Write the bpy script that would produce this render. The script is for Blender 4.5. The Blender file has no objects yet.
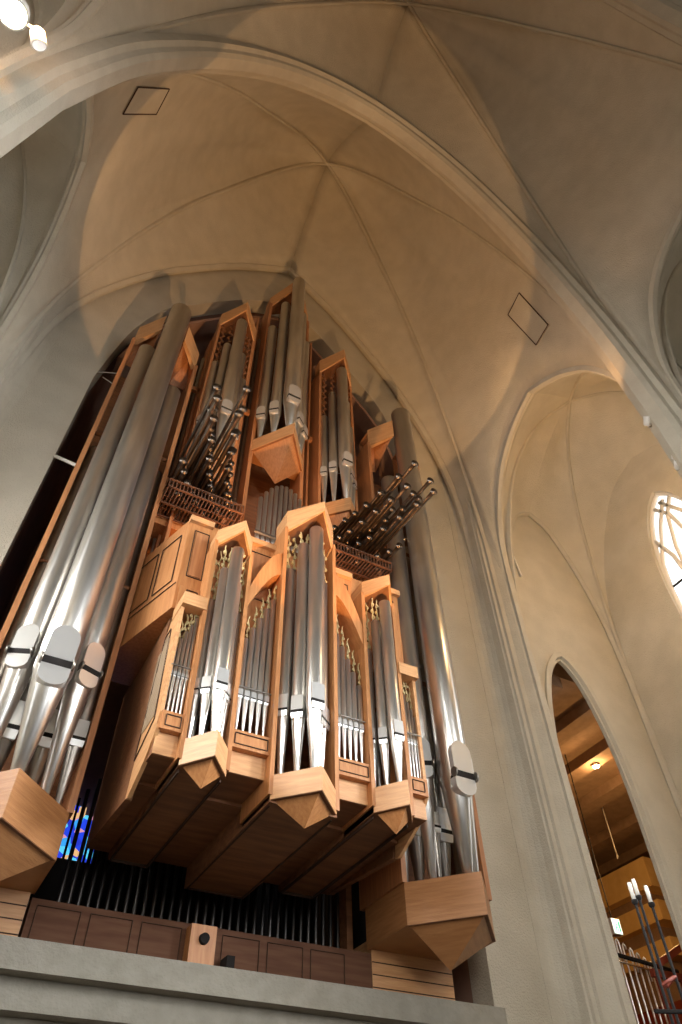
import bpy, math, random
from mathutils import Vector, Matrix
random.seed(7)
S = 6.5; EYE = 1.6; XC = .4275           # one layout unit = 6.5 m; heights are measured from eye level
def P(p): return Vector((p[0]*S, p[1]*S, p[2]*S+EYE))
FL = -EYE/S                               # floor level in layout units
sc = bpy.context.scene; col = sc.collection

# ---------------------------------------------------------------- materials
def mat(name, c, rough=.6, metal=0., c2=None, scale=8., bump=0., bscale=60., stretch=None, emit=None, es=0., det=4.):
    m = bpy.data.materials.new(name); m.use_nodes = True
    n = m.node_tree.nodes; l = m.node_tree.links; b = n['Principled BSDF']
    b.inputs['Base Color'].default_value = (*c, 1); b.inputs['Roughness'].default_value = rough; b.inputs['Metallic'].default_value = metal
    tc = n.new('ShaderNodeTexCoord'); mp = n.new('ShaderNodeMapping'); l.new(tc.outputs['Object'], mp.inputs[0])
    if stretch: mp.inputs['Scale'].default_value = stretch
    if c2:
        t = n.new('ShaderNodeTexNoise'); t.inputs['Scale'].default_value = scale; t.inputs['Detail'].default_value = det; l.new(mp.outputs[0], t.inputs['Vector'])
        r = n.new('ShaderNodeValToRGB'); r.color_ramp.elements[0].color = (*c, 1); r.color_ramp.elements[1].color = (*c2, 1)
        r.color_ramp.elements[0].position = .35; r.color_ramp.elements[1].position = .65
        l.new(t.outputs['Fac'], r.inputs[0]); l.new(r.outputs[0], b.inputs['Base Color'])
    if bump:
        t2 = n.new('ShaderNodeTexNoise'); t2.inputs['Scale'].default_value = bscale; t2.inputs['Detail'].default_value = 3; l.new(mp.outputs[0], t2.inputs['Vector'])
        bp = n.new('ShaderNodeBump'); bp.inputs['Strength'].default_value = bump; bp.inputs['Distance'].default_value = .02
        l.new(t2.outputs['Fac'], bp.inputs['Height']); l.new(bp.outputs[0], b.inputs['Normal'])
    if emit: b.inputs['Emission Color'].default_value = (*emit, 1); b.inputs['Emission Strength'].default_value = es
    return m
M = dict(
 plaster=mat('plaster', (.50, .455, .36), .92, c2=(.56, .51, .41), scale=2.2, bump=.9, bscale=45, det=8),
 rib=mat('rib_plaster', (.48, .435, .345), .9, c2=(.53, .485, .39), scale=3, bump=.6, bscale=45),
 concrete=mat('concrete', (.25, .23, .185), .9, c2=(.30, .275, .225), scale=6, bump=.5, bscale=30),
 floor=mat('stone_floor', (.10, .075, .055), .5, c2=(.13, .10, .075), scale=3),
 oak=mat('oak', (.40, .160, .052), .45, c2=(.50, .225, .082), scale=5, stretch=(6, 6, .6), bump=.15, bscale=20),
 oakh=mat('oak_horizontal', (.52, .26, .11), .45, c2=(.63, .345, .155), scale=5, stretch=(.6, .6, 7), bump=.15, bscale=20),
 oakdd=mat('oak_shaded', (.085, .030, .011), .85, c2=(.12, .05, .022), scale=4, stretch=(.5, 3, 5)),  # same oak, with the shade on base and rack put into its colour
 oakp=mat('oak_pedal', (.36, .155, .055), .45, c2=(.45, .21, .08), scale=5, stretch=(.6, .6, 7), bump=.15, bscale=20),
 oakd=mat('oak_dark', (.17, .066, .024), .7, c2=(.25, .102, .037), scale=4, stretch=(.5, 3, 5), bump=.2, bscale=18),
 oakr=mat('oak_red', (.36, .15, .06), .45, c2=(.48, .21, .085), scale=5, stretch=(6, 6, .5)),
 seam=mat('dark_seam', (.05, .022, .01), .9),
 lattice=mat('lattice_wood', (.36, .27, .18), .7),
 tin=mat('tin', (.64, .62, .58), .28, .93, c2=(.76, .74, .70), scale=3, stretch=(3, 3, .4), bump=.06, bscale=10),
 tinp=mat('polished_tin', (.86, .86, .84), .28, .72),
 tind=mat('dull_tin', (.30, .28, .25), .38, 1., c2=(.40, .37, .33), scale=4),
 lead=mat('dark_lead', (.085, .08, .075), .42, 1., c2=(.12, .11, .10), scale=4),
 brass=mat('trumpet_metal', (.15, .125, .105), .36, 1.),
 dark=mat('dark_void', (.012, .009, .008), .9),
 black=mat('black_iron', (.008, .006, .005), 1.),
 gold=mat('gilded_wood', (.40, .30, .14), .55, c2=(.52, .41, .20), scale=8),
 niche=mat('niche_brown', (.30, .17, .12), .9, c2=(.36, .21, .15), scale=3),
 white=mat('white_enamel', (.75, .72, .66), .4),
 wax=mat('candle_wax', (.85, .82, .74), .4),
 chrome=mat('chrome', (.8, .8, .8), .15, 1.),
 yellow=mat('ochre_wall', (.78, .50, .18), .8, c2=(.84, .56, .22), scale=5),
 roomc=mat('brown_concrete', (.27, .17, .10), .85, c2=(.33, .21, .13), scale=6, bump=.3),
 red=mat('red_wood', (.22, .035, .015), .6),
 lamp=mat('lamp_glow', (1, .9, .7), .4, emit=(1, .80, .50), es=60),
 glass=mat('window_daylight', (.8, .85, .9), .2, emit=(.90, .95, 1.), es=1.5),
 glass_east=mat('added_window_glow', (.8, .85, .9), .2, emit=(1., .96, .88), es=.6),  # glow of the windows added behind the camera
 exitm=mat('sign_glow', (.7, .9, .85), .4, emit=(.75, 1., .92), es=1.6),
 exitg=mat('sign_green', (.02, .3, .2), .4, emit=(.05, .5, .35), es=.5),
)
def stained():
    m = bpy.data.materials.new('stained_glass'); m.use_nodes = True; n = m.node_tree.nodes; l = m.node_tree.links; b = n['Principled BSDF']
    tc = n.new('ShaderNodeTexCoord'); v = n.new('ShaderNodeTexVoronoi'); v.inputs['Scale'].default_value = 7.5; l.new(tc.outputs['Object'], v.inputs['Vector'])
    sp = n.new('ShaderNodeSeparateColor'); l.new(v.outputs['Color'], sp.inputs[0])
    r = n.new('ShaderNodeValToRGB'); e = r.color_ramp; e.interpolation = 'CONSTANT'
    e.elements[0].color = (.02, .06, .75, 1); e.elements[1].position = .9; e.elements[1].color = (.7, .3, .4, 1)
    for p, c in ((.25, (.04, .35, .85, 1)), (.45, (.10, .62, .9, 1)), (.6, (.02, .04, .5, 1)), (.75, (.8, .45, .2, 1))):
        x = e.elements.new(p); x.color = c
    l.new(sp.outputs[0], r.inputs[0]); l.new(r.outputs[0], b.inputs['Base Color']); l.new(r.outputs[0], b.inputs['Emission Color']); b.inputs['Emission Strength'].default_value = 1.1
    return m
M['stained'] = stained()

# ---------------------------------------------------------------- helpers
class MB:
    def __init__(s): s.v = []; s.f = []; s.sm = []
    def add(s, vs, fs, smooth=False):
        o = len(s.v); s.v += [tuple(v) for v in vs]; s.f += [tuple(o+i for i in f) for f in fs]; s.sm += [smooth]*len(fs); return s
    def box(s, x0, x1, y0, y1, z0, z1): return s.prism([(x0, y0), (x1, y0), (x1, y1), (x0, y1)], z0, z1)
    def prism(s, plan, z0, z1):
        n = len(plan); zz0 = z0 if hasattr(z0, '__len__') else [z0]*n; zz1 = z1 if hasattr(z1, '__len__') else [z1]*n
        vs = [(p[0], p[1], zz0[i]) for i, p in enumerate(plan)]+[(p[0], p[1], zz1[i]) for i, p in enumerate(plan)]
        return s.add(vs, [tuple(range(n))[::-1], tuple(range(n, 2*n))]+[(i, (i+1) % n, n+(i+1) % n, n+i) for i in range(n)])
    def hexa(s, a, b): # two quads (lists of four points)
        return s.add(list(a)+list(b), [(3, 2, 1, 0), (4, 5, 6, 7)]+[(i, (i+1) % 4, 4+(i+1) % 4, 4+i) for i in range(4)])
    def tube(s, pts, r, n=10, caps=True, smooth=True):
        pts = [Vector(p) for p in pts]; rs = r if hasattr(r, '__len__') else [r]*len(pts); rings = []
        for i, p in enumerate(pts):
            d = (pts[min(i+1, len(pts)-1)]-pts[max(i-1, 0)]).normalized()
            a = Vector((1, 0, 0)) if abs(d.x) < .8 else Vector((0, 1, 0)); u = d.cross(a).normalized(); w = d.cross(u)
            rings.append([p+(u*math.cos(2*math.pi*k/n)+w*math.sin(2*math.pi*k/n))*rs[i] for k in range(n)])
        vs = [q for g in rings for q in g]; fs = []
        for i in range(len(pts)-1):
            fs += [(i*n+k, i*n+(k+1) % n, (i+1)*n+(k+1) % n, (i+1)*n+k) for k in range(n)]
        s.add(vs, fs, smooth)
        if caps: o = len(s.v)-len(vs); s.f += [tuple(o+k for k in range(n))[::-1], tuple(o+(len(pts)-1)*n+k for k in range(n))]; s.sm += [False, False]
        return s
    def lathe(s, x, y, prof, n=20): # prof: (r, z)
        vs = [(x+r*math.cos(2*math.pi*k/n), y+r*math.sin(2*math.pi*k/n), z) for r, z in prof for k in range(n)]
        return s.add(vs, [(i*n+k, i*n+(k+1) % n, (i+1)*n+(k+1) % n, (i+1)*n+k) for i in range(len(prof)-1) for k in range(n)], True)
def org(o):
    v = Vector((0, 0, 0))
    while o is not None: v = v+o.location; o = o.parent
    return v
def obj(name, mb, m, parent=None, kind=None, label=None, cat=None, group=None, at=None):
    loc = P(at) if at is not None else Vector((0, 0, 0)); o0 = org(parent)+loc if parent else loc
    me = bpy.data.meshes.new(name); me.from_pydata([P(v)-o0 for v in mb.v], [], mb.f)
    me.polygons.foreach_set('use_smooth', mb.sm); me.materials.append(M[m] if isinstance(m, str) else m); me.update()
    import bmesh
    bm = bmesh.new(); bm.from_mesh(me); bmesh.ops.recalc_face_normals(bm, faces=bm.faces); bm.to_mesh(me); bm.free()
    o = bpy.data.objects.new(name, me); col.objects.link(o); o.parent = parent; o.location = loc
    for k, v in (('kind', kind), ('label', label), ('category', cat), ('group', group)):
        if v: o[k] = v
    return o
def thing(name, at, label, cat, group=None):
    o = bpy.data.objects.new(name, None); col.objects.link(o); o.location = P(at); o.empty_display_size = .2
    o['label'] = label; o['category'] = cat
    if group: o['group'] = group
    return o
def struct(name, mb, m): return obj(name, mb, m, None, 'structure')
def lerp(a, b, t): return tuple(a[i]+(b[i]-a[i])*t for i in range(len(a)))
def interp(tab, x):
    if x <= tab[0][0]: return tab[0][1]
    for (a, fa), (b, fb) in zip(tab, tab[1:]):
        if x <= b: return fa+(fb-fa)*(x-a)/(b-a)
    return tab[-1][1]
def smooth_tab(tab, n=40): # catmull-rom through (x, z)
    out = []
    for i in range(len(tab)-1):
        p0 = tab[max(i-1, 0)]; p1 = tab[i]; p2 = tab[i+1]; p3 = tab[min(i+2, len(tab)-1)]
        k = max(2, n//(len(tab)-1))
        for j in range(k):
            t = j/k
            out.append(tuple(.5*((2*p1[a])+(-p0[a]+p2[a])*t+(2*p0[a]-5*p1[a]+4*p2[a]-p3[a])*t*t+(-p0[a]+3*p1[a]-3*p2[a]+p3[a])*t**3) for a in range(len(p1))))
    out.append(tab[-1]); return out
def resample(c, n):
    L = [0]
    for a, b in zip(c, c[1:]): L.append(L[-1]+math.dist(a, b))
    out = []
    for i in range(n+1):
        d = L[-1]*i/n; j = 0
        while j < len(c)-2 and L[j+1] < d: j += 1
        t = (d-L[j])/max(L[j+1]-L[j], 1e-9); out.append(lerp(c[j], c[j+1], min(max(t, 0), 1)))
    return out
def sweep(mb, pts, prof, down, closed=True):
    """prof: list of (across, along-down) offsets; down(i) gives the inward direction"""
    pts = [Vector(p) for p in pts]; n = len(prof); vs = []
    for i, p in enumerate(pts):
        d = (pts[min(i+1, len(pts)-1)]-pts[max(i-1, 0)]).normalized(); w = Vector(down(p)); w = (w-d*w.dot(d)).normalized(); u = d.cross(w).normalized()
        vs += [p+u*a+w*b for a, b in prof]
    fs = [(i*n+k, i*n+(k+1) % n, (i+1)*n+(k+1) % n, (i+1)*n+k) for i in range(len(pts)-1) for k in range(n)]
    fs += [tuple(range(n))[::-1], tuple((len(pts)-1)*n+k for k in range(n))]
    mb.add(vs, fs); return mb

# ---------------------------------------------------------------- the nave: profiles
YW = 1.17; YF = 1.14; YC = 1.10; XH = .7315; XS = .756
DIAG = smooth_tab([(0, 3.50), (.12, 3.46), (.25, 3.34), (.38, 3.17), (.5, 3.00), (.62, 2.83), (.75, 2.57), (.84, 2.34), (.92, 2.08), (.97, 1.86), (1., 1.55)], 60)
FORM = smooth_tab([(0, 3.04), (.1, 2.95), (.25, 2.79), (.4, 2.58), (.5, 2.42), (.6, 2.20), (.66, 2.02), (.70, 1.80), (.715, 1.5)], 50)
TRAN = smooth_tab([(0, 2.95), (.12, 2.92), (.25, 2.83), (.36, 2.70), (.46, 2.52), (.56, 2.27), (.64, 1.98), (.69, 1.72), (.722, 1.35)], 50)
SIDE = smooth_tab([(0, 2.02), (.06, 1.99), (.13, 1.94), (.20, 1.86), (.25, 1.76), (.290, 1.63), (.308, 1.50), (.312, 1.20)], 40)
OPEN = smooth_tab([(0, 2.72), (.08, 2.67), (.16, 2.60), (.25, 2.49), (.33, 2.38), (.42, 2.25), (.47, 2.11), (.505, 1.95), (.535, 1.70)], 50)
bays = [(YC, .45, .785), (.40, -.24, .09), (-.29, -.93, -.61)]
def diag(bx, by, cx, cy, zb, n=34):
    return resample([(bx+(cx-bx)*s, by+(cy-by)*s, min(z, zb-(3.5-z)*(zb-1.5)/2.0)) for s, z in DIAG], n)
def web(mb, D, A, ridge):
    n = len(D)-1; m = 10; vs = []
    for i in range(n+1):
        t = i/n
        for j in range(m+1):
            v = j/m; p = Vector(lerp(D[i], A[i], v)); rp = Vector(ridge(v)); lin = Vector(lerp(D[0], A[0], v))
            p += (rp-lin)*((1-t)**1.6); vs.append(p)
    mb.add(vs, [(i*(m+1)+j, i*(m+1)+j+1, (i+1)*(m+1)+j+1, (i+1)*(m+1)+j) for i in range(n) for j in range(m)], True)
N = 34
RIB = [(-.0065, -.01), (-.0065, .004), (-.003, .010), (.003, .010), (.0065, .004), (.0065, -.01)]
tn = 0
vault = MB(); vside = MB()
for bi, (yw, ye, yb) in enumerate(bays):
    zb = 3.50 if bi == 0 else 3.42; boss = (XC, yb, zb)
    for sx in (-1, 1):
        for (yc, west) in ((yw, True), (ye, False)):
            D = diag(XC, yb, XC+sx*XH, yc, zb, N)
            # side web
            hy = (yw+ye)/2-.017
            sg = 1 if west else -1
            A = [(XC+sx*XS, hy+sg*u, z) for u, z in resample(SIDE, N)]
            web(vside, D, A, lambda v, a=D[0], b=A[0]: (a[0]+(b[0]-a[0])*v, a[1]+(b[1]-a[1])*v, b[2]+(a[2]-b[2])*(1-v**1.9)))
            # west / east web
            prof, yy = (FORM, YF) if (west and bi == 0) else (TRAN, (yc+.02 if west else yc-.005))
            dz = 0 if prof is FORM else .0
            A = [(XC+sx*u, yy, z+dz) for u, z in resample(prof, N)]
            web(vault, D, A, lambda v, a=D[0], b=A[0]: (a[0]+(b[0]-a[0])*v, a[1]+(b[1]-a[1])*v, b[2]+(a[2]-b[2])*(1-v**1.5)))
            r = MB(); sweep(r, D, RIB, lambda p: (XC-p.x+.001, 0, -1)); tn += 1; struct('trim_%d' % tn, r, 'rib')
import bmesh
for nm, vb in (('ceiling', vault), ('ceiling_side', vside)):
    cv = struct(nm, vb, 'plaster'); me = cv.data; bm = bmesh.new(); bm.from_mesh(me)
    bmesh.ops.remove_doubles(bm, verts=bm.verts, dist=.004) if vb is vside else None
    bmesh.ops.recalc_face_normals(bm, faces=bm.faces)
    for f in bm.faces:
        f.normal_update()
        if f.normal.z > 0: f.normal_flip()
    bm.to_mesh(me); bm.free()
    sol = cv.modifiers.new('thickness', 'SOLIDIFY'); sol.thickness = .2; sol.offset = -1
# wall rib on the west wall
def arch(prof, y, n=40, zlow=None):
    c = resample(prof, n); L = [(XC-u, y, z) for u, z in reversed(c)]+[(XC+u, y, z) for u, z in c[1:]]
    if zlow is not None: L = [(L[0][0], y, zlow)]+L+[(L[-1][0], y, zlow)]
    return L
r = MB(); sweep(r, arch(FORM, YF+.01), [(-.012, -.015), (-.012, .004), (-.004, .014), (.006, .014), (.012, .0), (.03, -.004), (.03, -.015)], lambda p: (XC-p.x, 0, -1.2-abs(0))); tn += 1; struct('trim_%d' % tn, r, 'rib')
# transverse arches with their shafts
for yt in (.425, -.265):
    prof = [(-.042, -.03), (-.042, -.002), (-.030, .004), (-.026, .016), (-.015, .024), (.015, .024), (.026, .016), (.030, .004), (.042, -.002), (.042, -.03)]
    pts = arch(TRAN, yt, 46, FL)
    r = MB(); sweep(r, pts, prof, lambda p: ((XC-p.x)*1.0, 0, -max(0, p.z-1.0)*.55-.0001)); tn += 1; struct('trim_%d' % tn, r, 'rib')
# corner shafts beside the west wall
for sx in (-1, 1):
    f = lambda d: XC+sx*d
    plan = [(f(.665), YW+.02), (f(.665), YW-.001), (f(.682), YW-.004), (f(.692), YW-.010), (f(.700), YW-.020), (f(.705), YW-.034), (f(.706), YW-.056), (f(.7095), YW-.0585), (f(.710), YW-.066), (f(.718), YW-.068), (f(.7195), YW-.076), (f(.731), YW-.079), (f(.745), YW-.094), (f(.757), YW-.098), (f(.765), YW-.098), (f(.765), YW+.02)]
    r = MB(); r.prism(plan, FL, 1.93); tn += 1; struct('trim_%d' % tn, r, 'rib')
# side arcade walls
for sx, nm in ((-1, 'left'), (1, 'right')):
    w = MB(); x0, x1 = XC+sx*XS, XC+sx*(XS+.018)
    c = resample(SIDE, 24); edges = [YW]
    for (yw, ye, yb) in bays:
        hy = (yw+ye)/2-.017
        ring = [(hy+u, z) for u, z in reversed(c)]+[(hy-u, z) for u, z in c[1:]]
        ring = [(ring[0][0], FL)]+ring+[(ring[-1][0], FL)]
        yl, yr = hy+.345, hy-.345
        top = 3.0
        outer = []
        for (yy, z) in ring:
            if z < 1.3: outer.append((yl if yy > hy else yr, z))
            else:
                a = (yy-hy); t = (z-1.2)/.82; outer.append((hy+.345*(a/.312 if abs(a) < .312 else (1 if a > 0 else -1)), z+(top-2.02)*t if t > 0 else z))
        n = len(ring); vs = []
        for (a, b) in (x0, x1), : pass
        for xx in (x0, x1):
            vs += [(xx, y, z) for y, z in ring]+[(xx, y, z) for y, z in outer]
        fs = []
        for i in range(n-1):
            fs += [(i, i+1, n+i+1, n+i), (2*n+i, 2*n+i+1, 3*n+i+1, 3*n+i), (i, i+1, 2*n+i+1, 2*n+i)]
        w.add(vs, fs)
        w.prism([(min(x0, x1), hy+.344), (max(x0, x1), hy+.344), (max(x0, x1), hy+.40), (min(x0, x1), hy+.40)], FL, 1.9)
    struct('wall_'+nm, w, 'plaster')
# chamfer moulding round the arcade openings
for sx in (-1, 1):
    for bi, (yw, ye, yb) in enumerate(bays[:2]):
        hy = (yw+ye)/2-.017; c = resample(SIDE, 30); x = XC+sx*XS
        pts = [(x, hy+.312, FL)]+[(x, hy+u, z) for u, z in reversed(c)]+[(x, hy-u, z) for u, z in c[1:]]+[(x, hy-.312, FL)]
        r = MB(); sweep(r, pts, [(-.006, -.012), (-.006, .004), (.006, .007), (.012, .0), (.012, -.012)] if sx > 0 else [(.006, -.012), (.006, .004), (-.006, .007), (-.012, 0), (-.012, -.012)], lambda p, hy=hy: (0, (hy-p.y), -1 if p.z > 1.5 else 0)); tn += 1; struct('trim_%d' % tn, r, 'rib')
# west wall with the organ opening
w = MB(); c = resample(OPEN, 30)
ring = [(XC-u, z) for u, z in reversed(c)]+[(XC+u, z) for u, z in c[1:]]
ring = [(ring[0][0], FL)]+ring+[(ring[-1][0], FL)]
outer = [(XC-.80, FL)]+[(XC+(x-XC)*(.80/.535), z+.75*min(1, max(0, (z-1.)/1.7))) for x, z in ring[1:-1]]+[(XC+.80, FL)]
n = len(ring); vs = []
for yy in (YW, YW+.06): vs += [(x, yy, z) for x, z in ring]+[(x, yy, z) for x, z in outer]
fs = []
for i in range(n-1): fs += [(i, i+1, n+i+1, n+i), (2*n+i, 2*n+i+1, 3*n+i+1, 3*n+i), (i, i+1, 2*n+i+1, 2*n+i)]
w.add(vs, fs); w.box(XC-.9, XC+.9, YW+.001, YW+.06, 3.35, 4.0)
struct('wall_west', w, 'plaster')
# the deep niche behind the organ
w = MB(); vs = []
YB = 1.95
vs = [(x, YW+.061, z) for x, z in ring]+[(x, YB, z) for x, z in ring]
w.add(vs, [(i, i+1, n+i+1, n+i) for i in range(n-1)])
struct('wall_niche', w, 'niche')
w = MB(); w.add([(x, YB, z) for x, z in ring], [tuple(range(n))]); struct('wall_behind_organ', w, 'niche')
# floor
w = MB(); w.box(-1.2, 2.8, -3.3, 2.7, FL-.03, FL); struct('floor', w, 'floor')
# the nave runs on behind the photographer; unseen windows added for reflections in the pipes
w = MB(); w.box(XC-.86, XC+.86, -3.3, -3.26, FL, 3.3); struct('wall_east', w, 'plaster')
w = MB(); w.box(XC-.86, XC+.86, -3.3, -.96, 3.2, 3.25); struct('ceiling_east', w, 'plaster')
for sx, nm in ((-1, 'left'), (1, 'right')):
    w = MB(); a, b = sorted((XC+sx*.82, XC+sx*.86)); w.box(a, b, -3.3, -.96, FL, 3.3); struct('wall_east_'+nm, w, 'plaster')
def tall_window(no, at, along, hw, z0, z1):
    pr = [(-hw, z0), (hw, z0), (hw, z1-.3), (hw*.75, z1-.14), (hw*.35, z1-.04), (0, z1), (-hw*.35, z1-.04), (-hw*.75, z1-.14), (-hw, z1-.3)]
    q = lambda u, z, o: (at[0]+u, at[1]+o, z) if along == 'x' else (at[0]+(o if at[0] < XC else -o), at[1]+u, z)
    g = MB(); k = len(pr); g.add([q(u, z, 0) for u, z in pr]+[q(u, z, .01) for u, z in pr], [tuple(range(k)), tuple(range(k, 2*k))]+[(i, (i+1) % k, k+(i+1) % k, k+i) for i in range(k)])
    wn = struct('window_%d' % no, g, 'glass_east')
    t = MB(); t.tube([q(u, z, .012) for u, z in pr+pr[:1]], .014, 6)
    for u in (-hw/3, hw/3): t.tube([q(u, z0, .012), q(u, z1-.1, .012)], .007, 6)
    obj('window_tracery', t, 'white', wn)
no = 8
for dx in (-.5, -.17, .17, .5): tall_window(no, (XC+dx, -3.255), 'x', .12, .1, 2.6); no += 1
for sx in (-1, 1):
    for y in (-1.35, -2.0, -2.65): tall_window(no, (XC+sx*.812, y), 'y', .13, .1, 2.2); no += 1

# gallery balcony of concrete
g = thing('concrete_gallery', (XC, YW, FL), 'long grey concrete gallery edge with stepped underside below the pipe organ', 'balcony')
m = MB(); m.box(XC-.535, XC+.535, YW-.028, YB, .300, .338)
obj('gallery_fascia', m, 'concrete', g)
m = MB(); m.box(XC-.535, XC+.535, YW+.0, YB, .262, .2995); obj('gallery_step', m, 'concrete', g)
m = MB(); m.box(XC-.535, XC+.535, YW+.03, YB, .225, .2615); obj('gallery_step', m, 'concrete', g)
m = MB(); m.box(XC-.535, XC+.535, YW+.055, YB, .10, .2245); obj('gallery_soffit', m, 'concrete', g)

# ---------------------------------------------------------------- aisles
def aisle(sx, bi, windows=True, door=False):
    yw, ye, yb = bays[bi]; x0 = XC+sx*(XS+.018); x1 = XC+sx*1.175; yc = (yw+ye)/2-.017; hb = .33; zb = 2.13 if True else 2
    side = 'right' if sx > 0 else 'left'
    b = ((x0+x1)/2, yc, zb); v = MB(); zs = 1.10
    cs = [(x, y) for x in (x0, x1) for y in (yc+hb, yc-hb)]
    prof = smooth_tab([(0, zb), (.3, zb-.04), (.55, zb-.14), (.75, zb-.30), (.9, zb-.55), (1, zs+.15)], 30)
    hx = abs(x1-x0)/2
    FA = smooth_tab([(0, 1.85), (.35, 1.80), (.62, 1.68), (.82, 1.54), (.95, 1.38), (1, 1.2)], 30)
    for cx, cy in cs:
        D = resample([(b[0]+(cx-b[0])*s, b[1]+(cy-b[1])*s, z) for s, z in prof], 24)
        A = [(b[0]+(cx-b[0])*u, cy, z) for u, z in resample(FA, 24)]
        web(v, D, A, lambda q, a=D[0], e=A[0]: (a[0]+(e[0]-a[0])*q, a[1]+(e[1]-a[1])*q, e[2]+(a[2]-e[2])*(1-q**1.6)))
        A = [(cx, yc+(cy-yc)*min(1, u/.312), z) for u, z in resample(SIDE, 24)] if cx == x0 else [(cx, yc+(cy-yc)*u, z+.06) for u, z in resample(FA, 24)]
        web(v, D, A, lambda q, a=D[0], e=A[0]: (a[0]+(e[0]-a[0])*q, a[1]+(e[1]-a[1])*q, e[2]+(a[2]-e[2])*(1-q**1.6)))
        if sx > 0 or bi == 0:
            r = MB(); sweep(r, D+[(D[-1][0], D[-1][1], FL)], [(-.005, -.008), (-.005, .003), (0, .007), (.005, .003), (.005, -.008)], lambda p: (b[0]-p.x, yc-p.y, -.3 if p.z > 1.3 else 0))
            global tn; tn += 1; struct('trim_%d' % tn, r, 'rib')
    struct('ceiling_aisle_%s_%d' % (side, bi+1), v, 'plaster')
    # west-side arched wall and its frame
    ys = yc+hb+.012
    w = MB()
    if door:
        DA = [(0, 1.20), (.24, 1.18), (.56, 1.115), (.85, .985), (1, .82), (1, .5), (1, FL)]
        dx = 1.338; dh = .118
        c2 = resample(smooth_tab(DA[:-1], 30)+[DA[-1]], 24)
        rg = [(dx-u*dh, z) for u, z in reversed(c2)]+[(dx+u*dh, z) for u, z in c2[1:]]; k = len(rg)
        ou = []
        for x, z in rg: ou.append((x0-.03 if x < dx else x1+.03, z*1.0+ (0.9 if z > 1.0 else (0 if z < .5 else .9*(z-.5)/.5)))) 
        ou[k//2] = (dx, 2.2)
        vs = []
        for yy in (ys, ys+.02): vs += [(x, yy, z) for x, z in rg]+[(x, yy, z) for x, z in ou]
        fs = []
        for i in range(k-1): fs += [(i, i+1, k+i+1, k+i), (2*k+i, 2*k+i+1, 3*k+i+1, 3*k+i), (i, i+1, 2*k+i+1, 2*k+i)]
        w.add(vs, fs)
        r = MB(); sweep(r, [(x, ys, z) for x, z in rg], [(-.008, -.014), (-.008, .001), (.002, .004), (.002, .010), (.012, .010), (.02, -.014)], lambda p: (dx-p.x, 0, -.8 if p.z > .9 else 0)); tn += 1; struct('trim_%d' % tn, r, 'rib')
    else: w.box(min(x0, x1)-.02, max(x0, x1)+.02, ys, ys+.04, FL, 2.2)
    struct('wall_aisle_west_%s_%d' % (side, bi+1), w, 'plaster')
    r = MB(); A = [(b[0]-hx*u, ys-.006, z) for u, z in reversed(resample(FA, 20))]+[(b[0]+hx*u, ys-.006, z) for u, z in resample(FA, 20)[1:]]
    A = [(A[0][0], A[0][1], FL)]+A+[(A[-1][0], A[-1][1], FL)]
    sweep(r, A, [(-.008, -.01), (-.008, .004), (.0, .010), (.008, .006), (.014, -.01)], lambda p: (b[0]-p.x, 0, -1 if p.z > 1.3 else 0)); tn += 1; struct('trim_%d' % tn, r, 'rib')
    # outer wall with a pointed window
    w = MB(); wy = yc-.005; hw = .105; zt = 1.72; zlo = .25
    WA = smooth_tab([(0, zt), (.35, zt-.035), (.7, zt-.11), (.92, zt-.21), (1, zt-.33)], 16)
    c2 = resample(WA, 12)+[(1, zlo)]
    rg = [(wy+u*hw, z) for u, z in reversed(c2)]+[(wy-u*hw, z) for u, z in c2[1:]]; k = len(rg)
    ou = [((yc+hb+.03 if y > wy else yc-hb-.03), 2.3 if z > zlo+.01 else FL) if i != k//2 else (wy, 2.3) for i, (y, z) in enumerate(rg)]
    for i, (y, z) in enumerate(rg):
        if zlo+.01 < z < zt-.33+.001: pass
    vs = []
    for xx in (x1, x1+sx*.05): vs += [(xx, y, z) for y, z in rg]+[(xx, y, z) for y, z in ou]
    fs = [(0, k-1, 2*k-1, k), (2*k, 3*k-1, 4*k-1, 3*k), (0, k-1, 3*k-1, 2*k)]
    for i in range(k-1): fs += [(i, i+1, k+i+1, k+i), (2*k+i, 2*k+i+1, 3*k+i+1, 3*k+i), (i, i+1, 2*k+i+1, 2*k+i)]
    w.add(vs, fs); struct('wall_aisle_%s_%d' % (side, bi+1), w, 'plaster')
    wn = {(1, 0): 1, (1, 1): 2, (-1, 0): 3, (-1, 1): 4, (-1, 2): 5, (1, 2): 6}[(sx, bi)]
    g = MB(); xx = x1+sx*.03; g.add([(xx, y, z) for y, z in rg]+[(xx+sx*.004, y, z) for y, z in rg], [tuple(range(k)), tuple(range(k, 2*k))]+[(i, (i+1) % k, k+(i+1) % k, k+i) for i in range(k)])
    win = struct('window_%d' % wn, g, 'glass')
    t = MB(); xm = x1+sx*.022
    pt = [(xm, y, z) for y, z in rg]
    t.tube(pt+[pt[0]], .010, 6)
    for q in (-1/3., 1/3.): # mullions curving into tracery
        t.tube([(xm, wy+q*hw, zlo), (xm, wy+q*hw, zt-.36), (xm, wy+q*hw*.8, zt-.22), (xm, wy+q*hw*.1-.0, zt-.10), (xm, wy-q*hw*.9, zt-.045)], .0072, 6)
        t.tube([(xm, wy+q*hw, zt-.36), (xm, wy+q*hw*1.4, zt-.24), (xm, wy+q*hw*2.3, zt-.15)], .0072, 6)
        t.tube([(xm, wy+q*hw*3, zt-.36), (xm, wy+q*hw*2.6, zt-.24), (xm, wy+q*hw*1.2, zt-.12), (xm, wy-q*hw*.2, zt-.035)], .0072, 6)
    obj('window_tracery', t, 'white', win)
    t = MB()
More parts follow.
